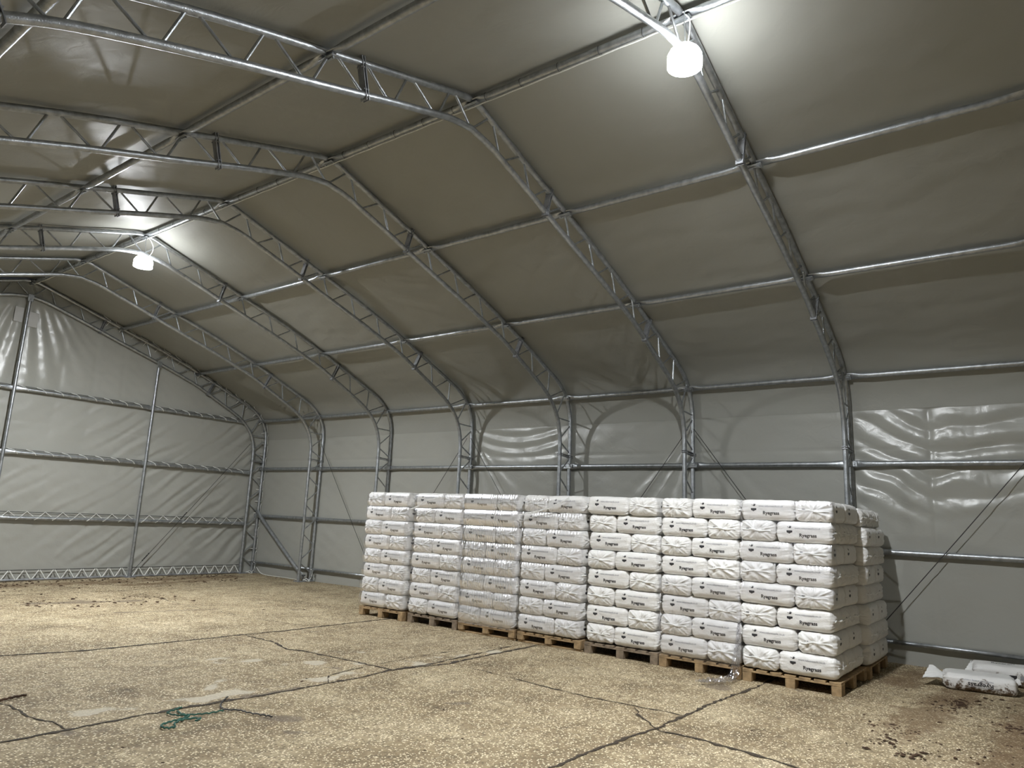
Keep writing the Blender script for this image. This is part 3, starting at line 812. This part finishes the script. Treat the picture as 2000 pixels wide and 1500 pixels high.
def text_polys(s, size, bold=0.0, sx=1.0):
    cu = bpy.data.curves.new('t', 'FONT'); cu.body = s; cu.size = size; cu.offset = bold; cu.resolution_u = 3; cu.fill_mode = 'FRONT' if hasattr(cu, 'fill_mode') else 'FRONT'
    ob = bpy.data.objects.new('t', cu); COL.objects.link(ob)
    dg = bpy.context.evaluated_depsgraph_get(); dg.update()
    me = bpy.data.meshes.new_from_object(ob.evaluated_get(dg))
    V = [(v.co.x*sx, v.co.y) for v in me.vertices]; F = [tuple(p.vertices) for p in me.polygons]
    bpy.data.objects.remove(ob); bpy.data.curves.remove(cu); bpy.data.meshes.remove(me)
    return V, F
T_RYE = text_polys('Ryegrass', .050, .0016, 1.05)
T_URL = text_polys('www.nelsonseeds.co.uk', .030, .0004, .95)
T_RYE_L = text_polys('Ryegrass', .085, .002, 1.0)
def subdiv(V, F, ml):
    V = list(V); F = [tuple(f) for f in F]; out = []
    tris = []
    for f in F:
        for i in range(1, len(f)-1): tris.append((f[0], f[i], f[i+1]))
    stack = tris; cache = {}
    while stack:
        a, b, c = stack.pop(); e = [(math.dist(V[a], V[b]), a, b, c), (math.dist(V[b], V[c]), b, c, a), (math.dist(V[c], V[a]), c, a, b)]
        L, p, q, r = max(e)
        if L <= ml: out.append((a, b, c)); continue
        k = (min(p, q), max(p, q))
        if k not in cache: cache[k] = len(V); V.append(((V[p][0]+V[q][0])/2, (V[p][1]+V[q][1])/2))
        mdl = cache[k]; stack += [(p, mdl, r), (mdl, q, r)]
    return V, out
def project(mb, bvh, V, F, x0, z0, mi=0, face='side', lift=.0016, ml=.022, flip=1):
    V, F = subdiv(V, F, ml); P = []
    for vx, vz in V:
        if face == 'side': o, dr = Vector((x0+vx*flip, -1, z0+vz*flip)), Vector((0, 1, 0))
        elif face == 'top': o, dr = Vector((x0+vx*flip, z0+vz*flip, 1)), Vector((0, 0, -1))
        h = bvh.ray_cast(o, dr)[0]
        if h is None: h = Vector((o.x, -.19, o.z)) if face == 'side' else Vector((o.x, o.y, .1))
        P.append(h-dr*lift)
    mb.add(P, F, mi)
def logo_shapes():
    band = [(0, .030), (.062, .030), (.062, .010), (.045, .006), (.031, -.004), (.017, .006), (0, .010)]
    Fb = [(6, 5, 4, 3, 2, 1, 0)[::-1]]
    bird = [(.010, .066), (.020, .058), (.028, .060), (.034, .070), (.030, .080), (.037, .074), (.044, .082), (.046, .072), (.056, .074), (.050, .064), (.054, .056), (.044, .050), (.032, .048), (.024, .052), (.014, .056)]
    # fans built as convex pieces so that they tessellate cleanly
    pieces = [[(.006, .068), (.014, .056), (.022, .054), (.018, .062)], [(.022, .054), (.032, .048), (.046, .050), (.052, .058), (.046, .068), (.034, .068), (.028, .060)],
              [(.030, .066), (.036, .066), (.031, .079)], [(.038, .067), (.046, .066), (.045, .081)], [(.047, .064), (.052, .060), (.058, .073)]]
    return band, pieces
def sack_parts(bvh, ink=M_INK, seed=0):
    """meshes of the printed logo, the lettering and the two end seams, in sack coordinates"""
    g = random.Random(seed)
    lx = -.60*.5+.6*.20; dz = g.uniform(-.004, .004)
    mb = MB(); band, pieces = logo_shapes()
    project(mb, bvh, band, [tuple(range(len(band)-1, -1, -1))], lx, -.010+dz)
    for p in pieces: project(mb, bvh, p, [tuple(range(len(p)))], lx, -.005+dz)
    logo = mb.mesh('logo', ink, False)
    mb = MB()
    project(mb, bvh, T_RYE[0], T_RYE[1], lx+.135, -.045+dz, 0)
    let = mb.mesh('lettering', [ink, M_GREY], False)
    mb = MB(); project(mb, bvh, T_URL[0], T_URL[1], lx+.088, .036+dz, 0)
    url = mb.mesh('web_address', [M_GREY], False)
    seams = []
    for sg in (-1, 1):
        mb = MB(); pts = []; n = 26; wob = g.uniform(-.012, .012)
        for i in range(n+1):
            yy = -.165+.33*i/n; zz = .004+wob*math.sin(yy*14+seed)+.004*math.sin(yy*40)
            h = bvh.ray_cast(Vector((sg*1.0, yy, zz)), Vector((-sg, 0, 0)))[0]
            xx = h.x if h else sg*.3
            pts.append((xx, yy, zz))
        V = []
        for (xx, yy, zz) in pts:
            V += [(xx+sg*.001, yy, zz+.008), (xx+sg*.008, yy, zz+.005), (xx+sg*.009, yy, zz-.005), (xx+sg*.002, yy, zz-.010)]
        F = [(4*i+k, 4*(i+1)+k, 4*(i+1)+k+1, 4*i+k+1) for i in range(n) for k in range(3)]
        if sg < 0: F = [f[::-1] for f in F]
        F.append((0, 1, 2, 3)); F.append((4*n, 4*n+1, 4*n+2, 4*n+3)[::-1])
        mb.add(V, F)
        # small black printed mark beside the seam
        if g.random() < .7 or sg < 0:
            side = -sg*.085; o0 = len(mb.v); P = []
            for a in (0, .035):
                for b in (.014, .022):
                    yy = side+a*-sg; h = bvh.ray_cast(Vector((sg, yy, b)), Vector((-sg, 0, 0)))[0]
                    P.append(((h.x if h else sg*.3)+sg*.002, yy, b))
            mb.add(P, [(0, 1, 3, 2)], 1)
        seams.append(mb.mesh('end_seam', [M_FOLD, M_INK], True, 40))
    return logo, let, url, seams
VAR = []
for sd in range(7):
    me, bvh = sack_mesh(sd+1, L=.60, W=.40)
    VAR.append((me,)+sack_parts(bvh, M_INK, sd))
def place_sack(x, y, z, rz, label, group, var=None, flip=False, sc=(1, 1, 1), text=True):
    me, logo, let, url, seams = VAR[var if var is not None else random.randrange(len(VAR))]
    o = link('seed_sack', me, None, (x, y, z)); o.rotation_euler = (random.uniform(-.010, .010), random.uniform(-.010, .010), rz+random.uniform(-.02, .02))
    o.scale = sc
    tag(o, label, 'sack', group)
    link('logo', logo, o)
    if text: link('lettering', let, o); link('web_address', url, o)
    for s_ in seams: link('end_seam', s_, o)
    return o
# stacks: right-hand edge Y, width, front plane X
STK = [(8.03, .98, 8.02), (6.96, 1.0, 8.06), (5.91, 1.0, 8.02), (4.87, .99, 8.02), (3.83, 1.0, 8.04), (2.84, .97, 8.03), (1.83, 1.0, 8.03)]
PH = .145; NL = 8; LH = .2235
POSN = ['leftmost stack', 'second stack from the left', 'third stack from the left', 'middle stack of seven', 'third stack from the right', 'second stack from the right', 'rightmost front stack']
LAY = ['bottom layer', 'second layer up', 'third layer up', 'fourth layer up', 'fifth layer up', 'sixth layer up', 'seventh layer up', 'top layer']
# which end the end-on sack stands at, per stack, for the bottom layer (True = left)
END_LEFT0 = [False, True, True, False, True, False, True]
H90 = -math.pi/2
for i, (yr, w, xf) in enumerate(STK):
    k = w*.962; leanx = rng.normal(0, .004); drift = 0
    for l in range(NL):
        z = PH+LH*(l+.5)
        el = END_LEFT0[i] ^ (l % 2 == 1)
        drift = drift*.7+rng.normal(0, .010)
        if i == 6 and l < 2: drift = .012
        yl = yr+w*.99+drift; yr2 = yr+w*.02+drift; xo = xf+rng.normal(0, .008)
        sc = (1, k, 1)
        if el: ye, ysd = yl-.2*k, yr2+.3*k
        else: ye, ysd = yr2+.2*k, yl-.3*k
        top = ' under clear film' if i in (0, 1, 2, 3) and l == 7 else ''
        place_sack(xo+.3, ye, z, 0, 'white sack end-on at the %s, %s, %s' % ('left' if el else 'right', LAY[l], POSN[i]), 'ryegrass sacks in the front row', sc=(1, k*.985, 1), text=i < 6)
        place_sack(xo+.2, ysd, z, H90, 'white sack side-on at the %s, %s, %s' % ('right' if el else 'left', LAY[l], POSN[i]), 'ryegrass sacks in the front row', sc=(k*.99, .99, 1))
        if i == 6:
            if el:                                # cross sacks behind the side-on one
                for q in (1, 2):
                    place_sack(xo+.2+.4*q, yr2+.3, z, H90, 'white sack, end on the shaded side, %s, rightmost front stack, %s' % (LAY[l], ['', 'middle', 'rear'][q]), 'sacks on the shaded side of the front stack', text=False)
            else:
                place_sack(xo+.9, yr2+.2, z, 0, 'white sack lengthwise on the shaded side, %s, rear half of rightmost front stack' % LAY[l], 'sacks on the shaded side of the front stack', text=False)
# rear stack seen past the nearest one
for l in range(NL):
    z = PH+LH*(l+.5)*.985; y = 1.80+rng.normal(0, .018)-(.03 if l < 3 else 0); x = 9.25
    if l % 2 == 0:
        for q in range(2):
            place_sack(x+.265+.525*q, y+.2, z, 0, 'shaded white sack lengthwise, stack behind, %s, %s' % (LAY[l], ['nearer the front stack', 'nearer the wall'][q]), 'sacks of the rear stack', sc=(.88, 1, 1), text=False)
    else:
        for q in range(3):
            place_sack(x+.175+.35*q, y+.3, z, H90, 'shaded white sack, stack behind, %s, %s' % (LAY[l], ['against the front stack', 'in the middle', 'nearest the wall'][q]), 'sacks of the rear stack', sc=(1, .88, 1))

# ------------------------------------------------------------------ pallets
def make_pallet(wood, bottom):
    t = thing('pallet', 'x', 'pallet')
    for q in range(3):                              # blocks across (Y) and along (X)
        for p in range(3):
            MB().box((.0725+.5275*p, -.05-.45*q, .022+.0475 if bottom else .0475), (.145, .10, .095 if not bottom else .08), bev=.004).build('block', wood, t)
    for p in range(3): MB().box((.0725+.5275*p, -.5, .105), (.145, 1.0, .018), bev=.002).build('stringer_board', wood, t)
    for q in range(7): MB().box((.6, -.06-.1467*q, .124), (1.2, .115, .019), bev=.002).build('deck_board', wood, t)
    if bottom:
        for p in range(3): MB().box((.0725+.5275*p, -.5, .011), (.10, 1.0, .02), bev=.002).build('bottom_board', wood, t)
    return t
pro = {}
for i, (yr, w, xf) in enumerate(STK+[(1.80, 1.0, 9.24)]):
    bottom = i in (2, 3); wood = M_WOOD2 if i in (1, 4) else M_WOOD; key = (bottom, wood.name)
    if key not in pro: o = pro[key] = make_pallet(wood, bottom)
    else:
        o = pro[key].copy(); COL.objects.link(o)
        for ch in pro[key].children:
            c = ch.copy(); c.parent = o; COL.objects.link(c)
    o.location = (xf+.01, yr+w, 0); o.scale = (1 if i < 7 else .89, w, 1)
    tag(o, ('wooden pallet under the %s' % POSN[i]) if i < 7 else 'wooden pallet under the shaded stack behind the rightmost one', 'pallet', 'wooden pallets under the sacks')

# ------------------------------------------------------------------ stretch film
def film(i, amp, z0, z1, lean, label, y0=0.0, y1=1.0, strip=False):
    yr, w, xf = STK[i]
    g = np.random.default_rng(90+i)
    ny, nz = 260, 150
    u = np.linspace(0, 1, ny); zz = np.linspace(z0, z1, nz); U, Z = np.meshgrid(u, zz, indexing='ij')
    Y = yr+w*(1-(y0+(y1-y0)*U)); lay = ((Z-PH)/LH) % 1
    bel = (1-(2*lay-1)**2)
    X = xf-.012-.031*bel
    ph = (Y-lean*Z)*2*math.pi/.042+1.4*snoise(Y, Z, .5, 95+i)
    en = np.clip(.5+.6*snoise(Y, Z, .45, 96+i, stretch=(1, 2.2)), 0, 1.3)
    X += amp*np.sin(ph)*en+amp*.5*snoise(Y, Z, .05, 97+i, stretch=(.6, 2))*en
    e = np.clip((np.abs(U-.5)-.46)/.04, 0, 1); X += .05*e*e
    P = np.stack([X, Y, Z], 2)
    idx = np.arange(ny*nz).reshape(ny, nz)
    F = np.stack([idx[:-1, :-1].ravel(), idx[:-1, 1:].ravel(), idx[1:, 1:].ravel(), idx[1:, :-1].ravel()], 1)
    me = bpy.data.meshes.new('stretch_film'); me.from_pydata(P.reshape(-1, 3).tolist(), [], F.tolist())
    me.materials.append(M_FILM3 if i == 2 else M_FILM); me.polygons.foreach_set('use_smooth', [True]*len(F)); me.update()
    return tag(link('stretch_film', me), label, 'film', 'stretch film round the stacks')
film(0, .0012, .16, 1.90, .02, 'clear stretch film round the leftmost stack of sacks')
film(1, .0016, .20, 1.90, .05, 'clear stretch film round the second stack from the left')
film(2, .0042, .13, 1.93, .06, 'glittering rippled stretch film round the third stack from the left')
film(3, .0014, .16, 1.88, .04, 'clear stretch film round the middle stack of seven')
film(5, .0008, .12, 1.0, .03, 'clear stretch film round the lower half of the second stack from the right')
film(6, .0009, .9, 1.92, .02, 'thin stretch film on the upper half of the rightmost front stack')
# twisted film strips across the top of two stacks
def twist(pts, w, label):
    c = catmull(pts, 10); mb = MB()
    for q in range(3):
        P = [Vector(p)+Vector((-.004, .004*math.cos(k*.5+q*2.1), w*(q-1)+.004*math.sin(k*.5+q*2.1))) for k, p in enumerate(c)]
        mb.tube(P, .0045, 6)
    tag(mb.build('film_strip', M_FILM2S), label, 'film', 'twisted film strips on the stacks')
M_FILM2S = simple('bunched_white_film', (0.80, 0.80, 0.80), 0.25, 0, 0.1, 30, 0.3, 60)
twist([(7.965, 5.86, 1.66), (7.955, 5.6, 1.70), (7.95, 5.3, 1.79), (7.96, 5.05, 1.90)], .010, 'twisted white film strip slanting across the top of the middle stack')
twist([(7.975, 7.95, 1.68), (7.965, 7.8, 1.72), (7.96, 7.6, 1.82), (7.975, 7.35, 1.87)], .007, 'twisted white film strip slanting over the second stack from the left')
# crumpled film tail hanging between two stacks onto the floor
def tail():
    n, mq = 60, 16; V = []
    cl = catmull([(7.97, 2.83, .60), (7.96, 2.85, .35), (7.93, 2.86, .20), (7.90, 2.87, .08), (7.80, 2.90, .03), (7.62, 2.98, .025), (7.45, 3.08, .02)], 12)
    for a, c in enumerate(cl):
        wd = np.interp(a/(len(cl)-1), [0, .35, .6, .8, 1], [.015, .05, .06, .13, .05])
        for b in range(mq+1):
            v = b/mq-.5
            jit = .018*math.sin(a*.9+b*1.7)+.014*math.sin(a*2.3-b*2.9)
            hz = a/(len(cl)-1)
            V.append((c[0]+(jit*(1-hz) - .25*v*wd*hz)*.9, c[1]+v*wd*2*(1-.2*hz), max(.004, c[2]+abs(jit)*hz+jit*.3)))
    F = [(a*(mq+1)+b, a*(mq+1)+b+1, (a+1)*(mq+1)+b+1, (a+1)*(mq+1)+b) for a in range(len(cl)-1) for b in range(mq)]
    tag(MB().add(V, F).build('film_tail', M_FILM2, ang=25), 'crumpled clear film tail trailing onto the floor between the two rightmost stacks', 'film')
tail()

# ------------------------------------------------------------------ two loose soiled sacks by the wall
def loose(c, rz, L, label, sd, flap, tilt=0.0):
    W, H = .40, (.17 if flap else .205)
    me, bvh = sack_mesh(sd, L, W, H, M_SACKD, 1.0, .6)
    o = link('loose_sack', me, None, c); o.rotation_euler = (tilt, 0, rz)
    tag(o, label, 'sack', 'loose sacks on the floor')
    mb = MB()
    T = text_polys('Ryegrass', .060, .0015, 1.1); T2 = text_polys('Nelson Seeds amenity mixture', .022, .0004)
    if flap:
        project(mb, bvh, T[0], T[1], .12, .015, 0, 'side', flip=-1); project(mb, bvh, T2[0], T2[1], .17, -.02, 1, 'side', flip=-1)
        project(mb, bvh, T2[0], T2[1], .12, .045, 1, 'side', flip=-1)
        P = MB()
    else:
        project(mb, bvh, T[0], T[1], -.20, .02, 0, 'top'); project(mb, bvh, T2[0], T2[1], -.22, -.08, 1, 'top')
        for q in range(3): project(mb, bvh, [(0, 0), (.07, 0), (.07, .045), (0, .045)], [(0, 1, 2, 3)], -.06+.10*q, -.02, 0 if q != 1 else 1, 'side')
        project(mb, bvh, [(0, 0), (.13, 0), (.13, .018), (0, .018)], [(0, 1, 2, 3)], .10, -.06, 0, 'top')
    link('lettering', mb.mesh('lettering', [M_INK, M_GREY], False), o)
    # flattened, twisted open end
    for sg in ((-1, 1) if flap else (-1,)):
        n, q = 14, 14; V = []; F = []
        ln = .20 if (sg < 0 and flap) else .08
        for a in range(n+1):
            t_ = a/n
            for b in range(q+1):
                v = b/q-.5
                wy = W*.86*(1-.25*math.sin(math.pi*t_)) if flap and sg < 0 else W*.7*(1-.5*t_)
                xx = sg*(L/2-.03+ln*t_)+(.09*v*t_ if sg < 0 else 0)
                zz = (.045*math.sin(t_*2.2)+.07*(v)*t_*(1.6 if sg < 0 else .6))+.008*math.sin(b*1.9+a*.6)*t_
                V.append((xx, wy*v, max(-H/2+.006, zz)))
        F = [(a*(q+1)+b, a*(q+1)+b+1, (a+1)*(q+1)+b+1, (a+1)*(q+1)+b) for a in range(n) for b in range(q)]
        nb = len(V); V2 = [(x, y, z+.004) for x, y, z in V]
        fl = MB().add(V+V2, F+[tuple(i+nb for i in f[::-1]) for f in F])
        link('end_flap', fl.mesh('end_flap', M_FOLD if sg < 0 else M_SACKD, True, 50), o)
    return o
loose((9.68, .80, .083), math.radians(-82), .66, 'soiled white sack lying on the floor with a raised pale end flap, nearer of two', 31, True)
loose((10.36, .52, .105), math.radians(-80), .78, 'white sack with black print lying against the wall, behind the flapped one', 33, False)

# ------------------------------------------------------------------ twine, stick, debris
def ground_line(name, pts, r, mat, label, cat):
    c = catmull([(x, y, r+.003) for x, y in pts], 8); c[:, 2] += np.abs(.006*np.sin(np.arange(len(c))*.8))
    return tag(MB().tube([tuple(p) for p in c], r, 6).build(name, mat), label, cat)
t = thing('green_twine', 'tangle of dark green twine lying on the concrete at lower left', 'twine', (0, 0, 0))
def tw(pts, r=.006):
    c = catmull([(x, y, .009) for x, y in pts], 8); c[:, 2] += np.abs(.008*np.sin(np.arange(len(c))*.8))
    return MB().tube([tuple(p) for p in c], r, 6)
tw([(3.72, 5.72), (3.60, 5.60), (3.52, 5.50), (3.48, 5.38), (3.55, 5.28), (3.56, 5.18), (3.60, 5.05), (3.63, 4.96)]).build('strand', M_CABLE, t)
tw([(3.46, 5.36), (3.34, 5.36), (3.24, 5.40), (3.14, 5.46), (3.12, 5.58), (3.20, 5.62), (3.28, 5.66)]).build('strand', M_GREEN, t)
tw([(3.20, 5.58), (3.18, 5.48), (3.20, 5.40), (3.12, 5.36), (3.02, 5.34), (2.93, 5.30), (2.92, 5.22), (2.98, 5.20), (3.02, 5.28), (3.12, 5.33), (3.22, 5.28), (3.16, 5.24)], .007).build('strand', M_GREEN, t)
ground_line('dark_stick', [(2.2, 6.70), (2.38, 6.74), (2.48, 6.78), (2.58, 6.79)], .010, M_SOIL, 'dark short stick lying on the concrete at the left edge', 'stick')
def debris(name, pts, label, mat, rmin, rmax, seed):
    g = np.random.default_rng(seed); mb = MB()
    for (x, y) in pts:
        r = g.uniform(rmin, rmax)*(.6+.8*g.random()**2); a = g.uniform(0, 6.28); el = g.uniform(1, 2.6)
        ring = []; n = 6
        for lv, (rr, h) in enumerate(((1, 0), (.8, .45), (.3, .75))):
            for k in range(n):
                th = 2*math.pi*k/n+a; q = rr*r*g.uniform(.6, 1.3)
                px, py = q*math.cos(th)*el, q*math.sin(th)
                ring.append((x+px*math.cos(a)-py*math.sin(a), y+px*math.sin(a)+py*math.cos(a), max(0, h*r*g.uniform(.5, 1.1))+.001))
        F = [(l*n+k, l*n+(k+1) % n, (l+1)*n+(k+1) % n, (l+1)*n+k) for l in range(2) for k in range(n)]+[tuple(2*n+k for k in range(n))]
        mb.add(ring, F)
    tag(mb.build(name, mat, ang=None, smooth=False), label, 'debris', None, 'stuff')
g = np.random.default_rng(5); pts = []
pts = []
for cx, cy, sx, sy, n in ((8.75, .9, .12, .06, 60), (8.4, .95, .2, .08, 50), (7.15, 1.25, .10, .14, 45), (6.7, 1.2, .10, .08, 40), (6.4, 1.0, .06, .06, 25), (7.9, .45, .10, .07, 60), (8.1, .25, .2, .1, 40), (6.9, .5, .6, .35, 60), (9.2, .5, .4, .2, 30), (7.5, .9, .5, .4, 60)):
    pts += list(zip(g.normal(cx, sx, n), g.normal(cy, sy, n)))
debris('soil_crumbs', [p for p in pts if p[0] < 9.3], 'dark brown soil crumbs scattered on the floor at lower right', M_SOIL, .004, .014, 6)
pts = list(zip(g.uniform(4.2, 9.8, 260), 15.9-np.abs(g.normal(0, .8, 260))))+list(zip(g.uniform(4.5, 6.8, 90), g.uniform(11.6, 13, 90)))
debris('far_debris', pts, 'dark dirt scattered on the floor along the far end wall', M_SOIL, .008, .022, 8)
pts = list(zip(g.uniform(2, 8, 110), g.uniform(1.5, 11, 110)))
debris('grit', [p for p in pts if p[0] < 7.7], 'sparse dark grit and leaf bits over the concrete floor', M_SOIL, .004, .010, 9)
